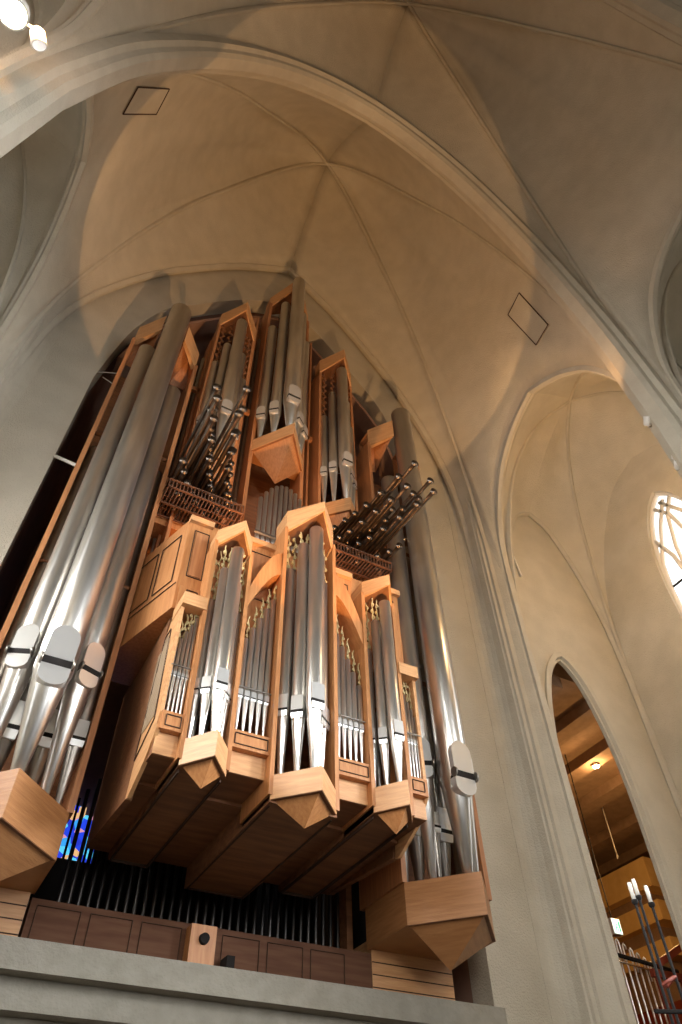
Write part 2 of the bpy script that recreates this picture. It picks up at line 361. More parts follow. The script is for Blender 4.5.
    for z in (zt-.33, zt-.62, zt-.95, zt-1.25): t.box(xm-.002, xm+.002, wy-hw, wy+hw, z-.003, z+.003)
    obj('saddle_bar', t, 'black', win)
    return win
aisle(1, 0, door=True); aisle(1, 1); aisle(-1, 0); aisle(-1, 1); aisle(-1, 2); aisle(1, 2)

# ---------------------------------------------------------------- organ pieces
def pipe(parent, x, y, z0, zm, z1, r, ang=0., m='tin', mouth='flat', n=20, name='pipe', mh=None):
    """open pipe: conical foot z0..zm, body zm..z1, mouth facing ang (0 = towards the nave)"""
    b = MB(); tip = max(r*.28, .0016)
    b.lathe(x, y, [(tip*.6, z0), (tip, z0+.002), (r*.93, zm-.004), (r*1.0, zm), (r, z1), (r*.93, z1), (r*.93, z1-r*2.5), (0.0001, z1-r*2.5)], n)
    o = obj(name, b, m, parent)
    if mouth is None: return o
    mh = mh or r*2.4; w = r*(.74 if mouth == 'shield' else .80)
    fx, fy = math.sin(ang), -math.cos(ang); ux, uy = math.cos(ang), math.sin(ang)
    def q(a, d, z): return (x+ux*a+fx*d, y+uy*a+fy*d, z)
    if mouth == 'flat':
        p = MB()
        p.hexa([q(-w, r*1.06, zm+r*.25), q(w, r*1.06, zm+r*.25), q(w, r*1.0, zm+mh), q(-w, r*1.0, zm+mh)], [q(-w, r*.5, zm+r*.25), q(w, r*.5, zm+r*.25), q(w, r*.5, zm+mh), q(-w, r*.5, zm+mh)])
        p.hexa([q(-w, r*1.05, zm-r*.15), q(w, r*1.05, zm-r*.15), q(w*.9, r*.93, zm-r*.9), q(-w*.9, r*.93, zm-r*.9)], [q(-w, r*.5, zm-r*.15), q(w, r*.5, zm-r*.15), q(w*.8, r*.5, zm-r*.9), q(-w*.8, r*.5, zm-r*.9)])
        mo = obj('pipe_mouth', p, 'tinp', o)
        s = MB(); s.hexa([q(-w*1.0, r*1.03, zm-r*.15), q(w*1.0, r*1.03, zm-r*.15), q(w*1.0, r*1.03, zm+r*.25), q(-w*1.0, r*1.03, zm+r*.25)], [q(-w, r*.5, zm-r*.15), q(w, r*.5, zm-r*.15), q(w, r*.5, zm+r*.25), q(-w, r*.5, zm+r*.25)])
        obj('mouth_slot', s, 'dark', mo if parent.parent is None and False else o)
    elif mouth in ('shield', 'dome'):
        p = MB(); K = 10; up = mh; dn = r*1.05 if mouth == 'shield' else r*.9
        ol = [(-w, zm+r*.22)]+[(w*math.cos(math.pi-math.pi*k/K), zm+up-w+w*math.sin(math.pi*k/K)) for k in range(K+1)]+[(w, zm+r*.22)]
        k = len(ol); d1 = r*1.07
        p.add([q(a, d1, z) for a, z in ol]+[q(a, r*.35, z) for a, z in ol], [tuple(range(k)), tuple(range(k, 2*k))]+[(i, (i+1) % k, k+(i+1) % k, k+i) for i in range(k)])
        ol = [(w, zm-r*.22)]+[(w*math.cos(math.pi*k2/K), zm-dn+w*.4-w*.75*math.sin(math.pi*k2/K)) for k2 in range(K+1)]+[(-w, zm-r*.22)]
        k = len(ol)
        p.add([q(a, d1, z) for a, z in ol]+[q(a, r*.35, z) for a, z in ol], [tuple(range(k)), tuple(range(k, 2*k))]+[(i, (i+1) % k, k+(i+1) % k, k+i) for i in range(k)])
        obj('pipe_mouth', p, 'tinp', o)
        s = MB(); s.hexa([q(-w*.98, d1*.98, zm-r*.24), q(w*.98, d1*.98, zm-r*.24), q(w*.98, d1*.98, zm+r*.24), q(-w*.98, d1*.98, zm+r*.24)], [q(-w, r*.4, zm-r*.24), q(w, r*.4, zm-r*.24), q(w, r*.4, zm+r*.24), q(-w, r*.4, zm+r*.24)])
        obj('mouth_slot', s, 'dark', o)
        if mouth == 'shield': # round ears at both ends of the slot
            for sg in (-1, 1):
                e = MB(); e.tube([q(sg*w*1.0, d1*1.02, zm), q(sg*w*1.16, d1*1.02, zm)], r*.30, 14); obj('mouth_ear', e, 'tind', o)
    return o

def Vprow(xc, yp, yc, hw): return [(xc-hw, yc), (xc, yp), (xc+hw, yc)]
def corbel(parent, xc, yp, yc, hw, z0, z1, za, yb, ya=None, name='tower_base', mt='oakh'):
    """prow-shaped base with a recessed inverted pyramid beneath"""
    m = MB(); m.prism([(xc-hw, yc), (xc, yp), (xc+hw, yc), (xc+hw, yb), (xc-hw, yb)], z0, z1)
    o = obj(name, m, mt, parent)
    i = .006; a = (xc, ya or yc+.01, za)
    pl = [(xc-hw+i, yc+i*.4), (xc, yp+i*1.6), (xc+hw-i, yc+i*.4)]
    c = MB(); vs = [(x, y, z0+.0005) for x, y in pl]+[a]; c.add(vs, [(0, 1, 3), (1, 2, 3), (0, 2, 3), (0, 1, 2)])
    obj('corbel_panel', c, mt if mt != 'oakh' else 'oak', o)
    e = MB()
    e.prism([(xc-hw+.001, yc), (xc, yp+.0015), (xc+hw-.001, yc), (xc+hw-i, yc+i*.4), (xc, yp+i*1.6), (xc-hw+i, yc+i*.4)], z0-.0008, z0)
    obj('base_edge', e, 'oakd', o)
    return o
def vcap(parent, xc, yp, yc, hw, zp0, zp1, zc0, zc1, yb=None, zb=None, th=.005):
    m = MB(); t = th
    for sg in (-1, 1):
        a = (xc+sg*hw, yc); b = (xc, yp); a2 = (xc+sg*(hw-t), yc+t*.2); b2 = (xc, yp+t*1.4)
        m.hexa([(*a, zc0), (*b, zp0), (*b, zp1), (*a, zc1)], [(*a2, zc0), (*b2, zp0), (*b2, zp1), (*a2, zc1)])
        if yb: m.hexa([(a[0], yc, zc0), (a[0], yb, zb), (a[0], yb, zc1), (a[0], yc, zc1)], [(a2[0], yc, zc0), (a2[0], yb, zb), (a2[0], yb, zc1), (a2[0], yc, zc1)])
    o = obj('tower_cap', m, 'oakh', parent)
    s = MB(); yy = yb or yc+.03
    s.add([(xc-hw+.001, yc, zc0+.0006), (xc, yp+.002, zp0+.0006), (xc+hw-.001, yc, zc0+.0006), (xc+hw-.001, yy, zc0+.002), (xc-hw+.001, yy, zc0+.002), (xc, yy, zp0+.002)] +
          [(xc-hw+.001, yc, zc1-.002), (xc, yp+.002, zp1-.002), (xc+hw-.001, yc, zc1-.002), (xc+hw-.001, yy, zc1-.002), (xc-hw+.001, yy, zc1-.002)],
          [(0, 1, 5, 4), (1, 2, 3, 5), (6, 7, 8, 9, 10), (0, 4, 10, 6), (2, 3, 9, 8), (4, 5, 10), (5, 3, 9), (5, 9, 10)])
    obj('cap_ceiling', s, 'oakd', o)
    return o
def seamrect(mb, a, b, c, d, t=.0016, lift=(0, -.001, 0)):
    """thin strips round a quad panel; groove shade is put into their dark colour"""
    pts = [Vector(p)+Vector(lift) for p in (a, b, c, d)]
    for i in range(4): mb.tube([pts[i], pts[(i+1) % 4]], t, 5, True, False)
def mould(parent, a, b, c, d, t=.0011, lift=(0, -.001, 0)):
    m = MB(); seamrect(m, a, b, c, d, t, lift); return obj('groove_shade', m, 'seam', parent)  # dark strips stand in for the shade in panel grooves
def shade(parent, x, y, z0, z1, r=.005, step=.026, mt='gold'):
    m = MB(); k = max(2, int((z1-z0)/step*4)); sg = random.choice((-1, 1))
    m.tube([(x+sg*.0016*math.sin(i*1.5), y, z0+(z1-z0)*i/k) for i in range(k+1)], .0013, 5)
    j = 0; z = z0+.008
    while z < z1-.004:
        s2 = 1 if j % 2 else -1
        vs = [(x+s2*sg*(.0005+r*math.sin(math.pi*q/6)), y-.002, z-r*1.2+2.4*r*q/6) for q in range(7)]
        m.add(vs+[(a, b+.0035, c) for a, b, c in vs], [tuple(range(7)), tuple(range(7, 14))]+[(i, (i+1) % 7, 7+(i+1) % 7, 7+i) for i in range(7)])
        z += step*.62; j += 1
    return obj('pipe_shade', m, mt, parent)

# ---------- pedal towers
def pedal(sg):
    X = lambda d: XC+sg*d
    xc = X(.382); hw = .092
    t = thing('pedal_tower', (xc, 1.065, .338), ('tall pedal organ tower with three huge tin pipes at the left end of the organ' if sg < 0 else 'tall organ tower at the right end, its huge tin pipe beside the bare plaster wall'), 'organ tower', 'pedal towers at both ends of the organ')
    corbel(t, xc, .965, 1.065, hw, .413, .480, .362, 1.20, 1.083, mt='oakp')
    m = MB(); m.box(xc-.086, xc+.086, 1.195, 1.26, .338, .43); obj('tower_foot', m, 'oakh', t)
    m = MB()
    for z in (.356, .375, .394): m.box(xc-.0855, xc+.0855, 1.1942, 1.1952, z-.0008, z+.0008)
    obj('board_joint', m, 'seam', t)
    for s2, dep in ((-1, .05 if sg < 0 else .15), (1, .13 if sg < 0 else .03)):
        m = MB(); m.box(xc+s2*hw-.005, xc+s2*hw+.005, 1.062, 1.062+dep, .48, 1.80); obj('side_board', m, 'oakr', t)
    m = MB(); m.box(xc-hw, xc+hw, 1.20, 1.21, .48, 1.80); obj('back_board', m, 'oakd', t)
    # cap pieces left and right of the great pipe
    for s2 in (-1, 1):
        a = (xc+s2*hw, 1.065); b = (xc+s2*.034, 1.002); m = MB()
        m.hexa([(*a, 1.78), (*b, 1.80), (*b, 1.885), (*a, 1.87)], [(a[0]-s2*.01, a[1]+.006, 1.78), (b[0], b[1]+.014, 1.80), (b[0], b[1]+.014, 1.885), (a[0]-s2*.01, a[1]+.006, 1.87)])
        cp = obj('tower_cap', m, 'oakh', t)
        m = MB(); m.add([(xc+s2*hw, 1.065, 1.785), (xc+s2*.036, 1.01, 1.805), (xc+s2*.036, 1.12, 1.74), (xc+s2*hw, 1.12, 1.74), (xc+s2*hw, 1.065, 1.86), (xc+s2*.036, 1.01, 1.87), (xc+s2*.036, 1.12, 1.86), (xc+s2*hw, 1.12, 1.86), (xc+s2*.07, 1.07, 1.83)],
                        [(0, 1, 8), (1, 2, 8), (2, 3, 8), (3, 0, 8), (4, 5, 6, 7), (2, 3, 7, 6)])
        obj('cap_ceiling', m, 'oakr', cp)
    pipe(t, xc, .999, .48, .655, 1.935, .0305, 0, 'tin', 'shield', 32, mh=.070)
    pipe(t, xc-.047, 1.040, .48, .690, 1.72 if sg < 0 else 1.60, .0235, math.radians(-22), 'tin', 'shield', 28, mh=.055)
    pipe(t, xc+.047, 1.040, .48, .690, 1.58 if sg < 0 else 1.70, .0235, math.radians(22), 'tin', 'shield', 28, mh=.055)
    for dx, dy, r, z in ((-.074, 1.085, .014, 1.3), (.074, 1.085, .014, 1.3), (-.03, 1.105, .02, 1.4), (.03, 1.105, .02, 1.4), (0, 1.085, .012, 1.2)):
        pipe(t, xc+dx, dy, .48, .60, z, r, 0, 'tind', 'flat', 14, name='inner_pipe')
    for z in (.93, 1.35):
        m = MB(); m.tube([(xc-hw, 1.075, z), (xc+hw, 1.075, z)], .005, 8); obj('rack_rail', m, 'oakd', t)
    for z in (.93, 1.35):
        m = MB(); m.tube([(xc-.02, 1.03, z+.01), (xc-.02, 1.06, z+.01)], .006, 8); obj('hook', m, 'tind', t)
    m = MB()
    if sg < 0: m = MB()
    for (a, b) in (((xc-.10, 1.14, 1.66), (xc-.10-.03*1, 1.16, 1.70)), ((xc-.095, 1.14, 1.72), (xc-.15, 1.165, 1.72)), ((xc-.06, 1.06, 1.87), (xc-.01, 1.03, 1.93))):
        m.tube([a, b], .0012, 5)
    obj('stay_wire', m, 'white', t)
    if sg < 0:
        for (a, b) in (((xc-hw, 1.10, 1.247), (xc-hw-.061, 1.172, 1.334)), ((xc-hw, 1.10, .76), (xc-hw-.061, 1.172, .80))):
            m = MB(); m.tube([a, b], .0042, 8); obj('stay_bar', m, 'wax', t)
    return t
pedal(-1); pedal(1)

# ---------- lower case
oc = thing('organ_case', (XC, 1.1, .338), 'projecting lower oak organ case with three prow towers of bright pipes', 'organ')
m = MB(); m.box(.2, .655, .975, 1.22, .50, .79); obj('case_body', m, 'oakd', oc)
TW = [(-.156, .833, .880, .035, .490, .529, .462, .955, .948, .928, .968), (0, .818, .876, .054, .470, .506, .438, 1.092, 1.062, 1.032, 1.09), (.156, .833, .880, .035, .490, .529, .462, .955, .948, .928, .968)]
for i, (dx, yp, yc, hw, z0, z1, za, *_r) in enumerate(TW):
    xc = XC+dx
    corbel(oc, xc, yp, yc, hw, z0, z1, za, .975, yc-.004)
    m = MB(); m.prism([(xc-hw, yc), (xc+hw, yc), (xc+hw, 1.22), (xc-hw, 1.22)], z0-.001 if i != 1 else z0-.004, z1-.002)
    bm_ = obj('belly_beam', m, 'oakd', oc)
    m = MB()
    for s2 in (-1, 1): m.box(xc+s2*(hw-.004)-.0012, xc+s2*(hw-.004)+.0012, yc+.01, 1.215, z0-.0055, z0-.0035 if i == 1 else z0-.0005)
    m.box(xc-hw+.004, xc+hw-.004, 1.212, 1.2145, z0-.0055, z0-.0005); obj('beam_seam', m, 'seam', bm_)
    zc0, zc1 = (.928, .968) if i != 1 else (1.03, 1.09); zp0, zp1 = (.936, .962) if i != 1 else (1.058, 1.085)
    vcap(oc, xc, yp-.006 if i == 1 else yp-.004, yc, hw, zp0, zp1, zc0, zc1, .928, zc0-.022)
    for s2 in (-1, 1):
        x = xc+s2*hw; m = MB(); m.prism([(x-.0035, yc-.003), (x+.0035, yc-.003), (x+.0035, .976), (x-.0035, .976)], z1-.03, zc0+.01); obj('tower_side_board', m, 'oak', oc)
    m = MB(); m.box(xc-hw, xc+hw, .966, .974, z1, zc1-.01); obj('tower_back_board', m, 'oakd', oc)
    if i == 1: spec = [(-.034, .890, .0118, .935, .622), (-.0165, .869, .0122, .995, .612), (0, .847, .0140, 1.03, .622), (.0165, .869, .0122, .98, .612), (.034, .890, .0118, .93, .622)]
    else: spec = [(-.024, .892, .0085, .80 if i == 0 else .805, .617), (-.012, .874, .009, .865, .612), (0, .855, .0112, .905, .612), (.012, .874, .009, .84, .612), (.024, .892, .0085, .79, .617)]
    for dx2, y, r, zt, zm in spec:
        a = math.radians(-40 if dx2 < 0 else (40 if dx2 > 0 else 0))
        pipe(oc, xc+dx2, y, z1-.002, zm, zt, r, a, 'tin', 'flat', 20)
        if dx2:
            for k in (-1, 1): shade(oc, xc+dx2+k*r*.55, y, zt+.004, zc0-.001 if i != 1 else zc0+.004, .0052 if i == 1 else .004)
    # inner small pipes
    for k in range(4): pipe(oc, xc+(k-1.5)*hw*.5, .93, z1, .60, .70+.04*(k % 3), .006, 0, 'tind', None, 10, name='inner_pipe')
    m = MB(); m.box(xc-hw, xc+hw, .915, .921, .70, .704); obj('rack_rail', m, 'oakd', oc)
# belly plates between beams
for x0, x1 in ((.2, .2365), (.3065, .3735), (.4815, .5485), (.6185, .655)):
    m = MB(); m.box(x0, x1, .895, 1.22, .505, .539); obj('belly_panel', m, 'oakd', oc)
    m = MB(); m.box(x0, x1, .892, .8955, .505, .538); obj('belly_front', m, 'oakh', oc)
    m = MB(); m.box(x0, x1, .880, .975, .538, .567); o = obj('flat_base', m, 'oak', oc)
    m = MB(); i = .007; seamrect(m, (x0+i, .880, .544), (x1-i, .880, .544), (x1-i, .880, .561), (x0+i, .880, .561), .0009); obj('groove_shade', m, 'seam', o)
# flats of pipes
def flat(x0, x1, n, tops, zm, r, sh=None, y=.8925):
    for k in range(n):
        x = x0+(x1-x0)*(k+.5)/n; zt = tops[0]+(tops[1]-tops[0])*(k/(n-1))
        pipe(oc, x, y, .566, zm, zt, r, 0, 'tin', 'flat', 14, mh=r*2.2)
        if sh: shade(oc, x+.004, y+.004, zt+.003, min(sh(x)-.002, zt+.055), .0034, .022)
    m = MB(); m.box(x0, x1, y-.0085, y-.0065, zm+.013, zm+.015); obj('rack_rail', m, 'tind', oc)
flat(.200, .2325, 5, (.69, .755), .636, .0029, lambda x: .775)
flat(.624, .656, 5, (.745, .69), .636, .0029, lambda x: .775)
flat(.312, .3685, 5, (.745, .85), .632, .0052, lambda x: .90)
flat(.490, .544, 5, (.82, .72), .632, .0049, lambda x: .90)
# headers over the outer flats and curved braces over the inner ones
for sg in (-1, 1):
    X = lambda d: XC+sg*d
    a, b = sorted((X(.2315), X(.190)))
    m = MB(); m.box(a, b, .874, .93, .765, .790); obj('flat_header', m, 'oakh', oc)
    m = MB(); m.box(a, b, .918, .93, .79, .84); o = obj('header_panel', m, 'oak', oc)
    m = MB(); seamrect(m, (a+.012, .9175, .798), (b-.010, .9175, .798), (b-.010, .9175, .832), (a+.012, .9175, .832), .001); obj('groove_shade', m, 'seam', o)
    # curved brace: from side tower low to centre tower high
    m = MB(); K = 12; lo = []; up = []
    for k in range(K+1):
        t = k/K; d = .121-.067*t
        lo.append((X(d), .80+.11*math.sin(t*math.pi/2)**1.1)); up.append((X(d), .842+.125*math.sin(t*math.pi/2)))
    n2 = K+1; vs = []
    for yy in (.880, .925): vs += [(x, yy, z) for x, z in lo]+[(x, yy, z) for x, z in up]
    fs = []
    for k in range(K): fs += [(k, k+1, n2+k+1, n2+k), (2*n2+k, 2*n2+k+1, 3*n2+k+1, 3*n2+k), (k, k+1, 2*n2+k+1, 2*n2+k), (n2+k, n2+k+1, 3*n2+k+1, 3*n2+k)]
    fs += [(0, n2, 3*n2, 2*n2), (K, n2+K, 3*n2+K, 2*n2+K)]
    m.add(vs, fs); obj('curved_brace', m, 'oak', oc)
    # lattice side
    x = X(.2305); m = MB()
    pl = [(.885, .538), (.885, .79), (.925, .79), (.952, .74), (.988, .48), (.978, .478), (.92, .505)]
    vs = [(x, y, z) for y, z in pl]+[(x-sg*.006, y, z) for y, z in pl]; k = len(pl)
    m.add(vs, [tuple(range(k)), tuple(range(k, 2*k))]+[(i, (i+1) % k, k+(i+1) % k, k+i) for i in range(k)]); o = obj('case_side', m, 'oakh', oc)
    m = MB(); xo = x+sg*.0012
    for z in [(.575+.0055*i) for i in range(30)]:
        if z > .735: break
        ye = interp([(.54, .974), (.74, .945)], z); m.box(min(x, xo), max(x, xo), .912 if z < .70 else .912+(z-.70)*.5, ye, z-.0012, z+.0012)
    for y in [(.916+.006*i) for i in range(10)]:
        m.box(min(x, xo)-.0002, max(x, xo)+.0002, y-.001, y+.001, .575, .72)
    obj('lattice', m, 'lattice', o)
    m = MB(); seamrect(m, (x, .905, .565), (x, .980, .535), (x, .948, .742), (x, .920, .742), .001, (sg*.001, 0, 0)); obj('groove_shade', m, 'seam', o)
    m = MB(); m.hexa([(x, .988, .48), (x, 1.22, .50), (x, 1.22, .79), (x, .952, .79)], [(x-sg*.01, .988, .48), (x-sg*.01, 1.22, .50), (x-sg*.01, 1.22, .79), (x-sg*.01, .952, .79)]); obj('case_side_rear', m, 'oakd', oc)
# upper box
bx = [(.19, .924), (.665, .924), (.711, 1.072), (.711, 1.18), (.144, 1.18), (.144, 1.072)]
m = MB(); m.prism(bx, .79, 1.018); box = obj('upper_box', m, 'oak', oc)
bl = lambda t, z: (.19+(.1385-.19)*t, .924+(1.085-.924)*t, z)
br = lambda t, z: (.665+(.7165-.665)*t, .924+(1.085-.924)*t, z)
for f, lf in ((bl, (-.001, -.0004, 0)), (br, (.001, -.0004, 0))):
    mould(box, f(.12, .865), f(.47, .865), f(.47, .985), f(.12, .985), .0011, lf)
    mould(box, f(.55, .865), f(.95, .865), f(.95, .985), f(.55, .985), .0011, lf)
    m = MB(); m.tube([Vector(f(.02, .85))+Vector(lf), Vector(f(1, .85))+Vector(lf)], .001, 5); obj('panel_groove', m, 'seam', box)
for x0, x1 in ((.203, .232), (.315, .37), (.485, .54), (.622, .652)):
    mould(box, (x0, .924, .87), (x1, .924, .87), (x1, .924, .99), (x0, .924, .99), .0011)
for x0, x1 in ((.203, .232), (.315, .37), (.485, .54), (.622, .652)):
    m = MB(); m.box(x0+.003, x1-.003, .9225, .9245, .873, .987); obj('inset_panel', m, 'oakr', box)
for x0, x1 in ((.188, .2365), (.3065, .3735), (.4815, .5485), (.6185, .667)):
    m = MB(); m.box(x0, x1, .915, .93, 1.008, 1.022); obj('box_cornice', m, 'oakh', box)

# ---------- upper case
uc = thing('upper_organ_case', (XC, 1.15, 1.022), 'upper organ case with a tall central tower above the projecting lower case', 'organ')
corbel(uc, XC, .992, 1.10, .080, 1.562, 1.612, 1.46, 1.14, 1.10)
for x, z0, z1 in ((XC-.0785, 1.03, 2.52), (XC+.0785, 1.03, 2.52)):
    m = MB(); m.box(x-.005, x+.005, 1.10, 1.17, z0, z1); obj('corner_post', m, 'oakr', uc)
vcap(uc, XC, 1.02, 1.11, .082, 2.60, 2.68, 2.50, 2.58, 1.15, 2.50)
for dx, y, r, zt, zm in ((-.064, 1.088, .0165, 2.29, 1.715), (-.034, 1.060, .0175, 2.46, 1.725), (0, 1.028, .0245, 2.645, 1.765), (.034, 1.060, .0175, 2.44, 1.725), (.064, 1.088, .0165, 2.29, 1.715)):
    a = math.radians(-38 if dx < 0 else (38 if dx > 0 else 0))
    pipe(uc, XC+dx, y, 1.612, zm, zt, r, a, 'tin', 'dome', 20, mh=r*2.6)
for sg in (-1, 1):
    xc = XC+sg*.1875
    corbel(uc, xc, 1.02, 1.08, .060, 1.375, 1.425, 1.33, 1.12, 1.08)
    vcap(uc, xc, 1.018, 1.085, .064, 2.19, 2.25, 2.14, 2.22, 1.12, 2.14)
    for s2 in (-1, 1):
        m = MB(); m.box(xc+s2*.060-.004, xc+s2*.060+.004, 1.085, 1.16, 1.03, 2.16); obj('corner_post', m, 'oakr', uc)
    for dx, y, r, zt, zm in ((-.046, 1.084, .0115, 1.89 if sg < 0 else 1.86, 1.565), (-.025, 1.066, .0135, 1.99, 1.575), (0, 1.042, .0185, 2.13, 1.59), (.025, 1.066, .0135, 1.97, 1.575), (.046, 1.084, .0115, 1.86, 1.565)):
        a = math.radians(-38 if dx < 0 else (38 if dx > 0 else 0))
        pipe(uc, xc+dx, y, 1.425, zm, zt, r, a, 'tin', 'dome', 18, mh=r*2.4)
        if dx: shade(uc, xc+dx, y, zt+.01, 2.14, .008, .03, 'oakd')
    # inner pipes beside and between the towers
    for k, d in enumerate((.088, .102, .116)):
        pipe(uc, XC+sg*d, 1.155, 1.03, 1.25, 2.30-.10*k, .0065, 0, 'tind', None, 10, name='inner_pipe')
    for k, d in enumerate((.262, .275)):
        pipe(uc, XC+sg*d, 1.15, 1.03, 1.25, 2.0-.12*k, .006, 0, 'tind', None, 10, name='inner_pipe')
    for d, z1 in ((.110, 2.42), (.256, 2.1)):
        m = MB(); m.box(XC+sg*d-.003, XC+sg*d+.003, 1.13, 1.18, 1.03, z1); obj('corner_post', m, 'oakr', uc)
    m = MB(); m.box(min(XC+sg*.09, XC+sg*.29), max(XC+sg*.09, XC+sg*.29), 1.13, 1.14, 1.78, 1.80); obj('rack_rail', m, 'oakr', uc)
    # windchest board carrying the horizontal trumpets
    m = MB(); m.box(min(XC+sg*.10, XC+sg*.281), max(XC+sg*.10, XC+sg*.281), 1.10, 1.20, 1.16, 1.185); obj('windchest', m, 'oak', uc)
    m = MB(); m.box(min(XC+sg*.10, XC+sg*.281), max(XC+sg*.10, XC+sg*.281), 1.13, 1.2, 1.185, 1.36); obj('toe_board', m, 'oakd', uc)
# small flat below the central corbel
for k in range(11):
    x = XC+(k-5)*.0128; pipe(uc, x, 1.02, 1.03, 1.125, 1.355-.0030*(k-5)**2, .0053, 0, 'tin', 'flat', 14)
m = MB(); m.box(XC-.075, XC+.075, 1.005, 1.011, 1.145, 1.15); obj('rack_rail', m, 'tind', uc)
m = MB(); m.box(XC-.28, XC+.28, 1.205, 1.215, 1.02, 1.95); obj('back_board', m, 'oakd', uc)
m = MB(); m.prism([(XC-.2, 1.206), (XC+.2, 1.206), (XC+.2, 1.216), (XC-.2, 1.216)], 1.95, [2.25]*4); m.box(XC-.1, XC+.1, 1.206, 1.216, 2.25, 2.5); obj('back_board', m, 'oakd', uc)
# curved wooden soffit following the opening
m = MB(); sweep(m, [(x, 1.22, z-.10) for x, z in ring[8:-8]], [(-.03, 0), (-.03, .012), (.03, .012), (.03, 0)], lambda p: (XC-p.x, 0, -1)); tn += 1; struct('trim_%d' % tn, m, 'niche')

# ---------- horizontal trumpets
RANKS = [(1.285, [(.156, .786), (.170, .838), (.189, .905), (.207, .958), (.222, 1.003), (.236, 1.029), (.250, 1.053), (.264, 1.07), (.277, 1.082), (.289, 1.092)]),
         (1.290, [(.214, .763), (.227, .813), (.239, .876), (.250, .926), (.261, .963), (.272, .995), (.283, 1.029), (.294, 1.052), (.304, 1.066), (.313, 1.08)]),
         (1.232, [(.160, .777), (.172, .827), (.188, .880), (.203, .93), (.218, .97), (.232, 1.0), (.246, 1.027), (.259, 1.048), (.271, 1.062), (.283, 1.074)]),
         (1.210, [(.151, .945), (.163, .972), (.180, .999), (.199, 1.021), (.214, 1.040), (.228, 1.056), (.243, 1.068), (.257, 1.077), (.270, 1.084), (.283, 1.09)]),
         (1.262, [(.163, .83), (.18, .875), (.198, .925), (.215, .97), (.229, 1.005), (.243, 1.033), (.257, 1.055), (.270, 1.07)]),
         (1.190, [(.17, 1.02), (.186, 1.035), (.202, 1.05), (.218, 1.062), (.234, 1.072), (.25, 1.08), (.265, 1.086), (.28, 1.09)]),
         (1.245, [(.216, .80), (.228, .852), (.241, .90), (.253, .945), (.265, .985), (.277, 1.015), (.289, 1.04), (.300, 1.058), (.310, 1.07)])]
for sg in (-1, 1):
    t = thing('trumpet_ranks', (XC+sg*.2, 1.12, 1.19), ('bundle of dark horizontal trumpet pipes flaring out over the left of the lower organ case' if sg < 0 else 'bundle of dark horizontal trumpet pipes reaching out in front of the right plaster wall'), 'organ pipes', 'horizontal trumpet bundles')
    for z, L in RANKS:
        for x, y in L:
            x = XC+sg*(XC-x); e = (x, 1.125, z+(1.125-y)*.101); R = .0098 if y < .95 else .0082
            f = lambda q: (x, y+q, z+q*.101)
            m = MB(); ln = 1.125-y
            m.tube([f(ln), f(ln*.5), f(.02), f(.006), f(.0), f(-.0015), f(.003), f(.012)], [.0024, .0036, .0050, .0056, R, R*.93, .0048, .0038], 14, caps=False)
            o = obj('trumpet_pipe', m, 'brass', t)
            m = MB(); m.tube([f(.006), f(.0075)], .0042, 12); obj('bell_bore', m, 'dark', o)
    m = MB(); xa, xb = sorted((XC-sg*0+sg*.11, XC+sg*.285))
    for y in (1.0, 1.05, 1.09):
        for z in (1.175, 1.20): m.box(xa, xb, y-.002, y+.002, z, z+.003)
    for k in range(22): x = xa+(xb-xa)*k/21; m.tube([(x, 1.0, 1.176), (x, 1.12, 1.185)], .0014, 5); m.tube([(x, 1.0, 1.176), (x, 1.0, 1.205)], .0012, 5)
    obj('support_rack', m, 'oakdd', t)

# ---------- organ foot behind the gallery edge
bf = thing('organ_base', (XC, 1.2, .338), 'dark panelled organ base on the concrete gallery, a round knob on its lighter post', 'organ')
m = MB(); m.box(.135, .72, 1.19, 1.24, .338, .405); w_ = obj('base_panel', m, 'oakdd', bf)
for x in (.145, .225, .305, .44, .52, .60, .68):
    if x < .65: mould(w_, (x, 1.19, .348), (x+.065, 1.19, .348), (x+.065, 1.19, .396), (x, 1.19, .396), .0009)
m = MB(); m.box(.378, .4205, 1.165, 1.19, .338, .398); p_ = obj('lit_post', m, 'oak', bf)
m = MB(); m.tube([(.4, 1.166, .378), (.4, 1.158, .378)], [.0085, .0075], 18); obj('knob', m, 'black', p_)
m = MB(); m.box(.44, .453, 1.16, 1.19, .338, .36); obj('foot_block', m, 'black', bf)
for k in range(34):
    x = .185+k*.0155
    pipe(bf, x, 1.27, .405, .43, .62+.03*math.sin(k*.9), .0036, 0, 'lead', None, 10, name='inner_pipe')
m = MB(); m.box(.70, .712, 1.24, 1.30, .405, .78); obj('frame_post', m, 'oakd', bf)
m = MB(); m.box(XC-.534, XC+.534, 1.48, 1.50, .338, .58); m.box(.26, .96, 1.48, 1.50, .58, 1.6); tn += 1; struct('trim_%d' % tn, m, 'dark')  # added dark sheet: screens the stained glass, niche gloom put into its colour

# ---------- stained glass window far behind
m = MB(); yy = 1.9
for (a, b, z0, z1) in ((.18, .30, .42, .58), (.285, .355, .60, .86), (.222, .285, .60, .88), (.365, .385, .72, .80)):
    m.box(a*1.0, b*1.0, yy, yy+.01, z0, z1)
sg_ = struct('window_7', m, 'stained')
m = MB()
for x in (.26, .31, .36): m.box(x-.003, x+.003, yy-.004, yy, .40, .9)
obj('window_mullion', m, 'black', sg_)

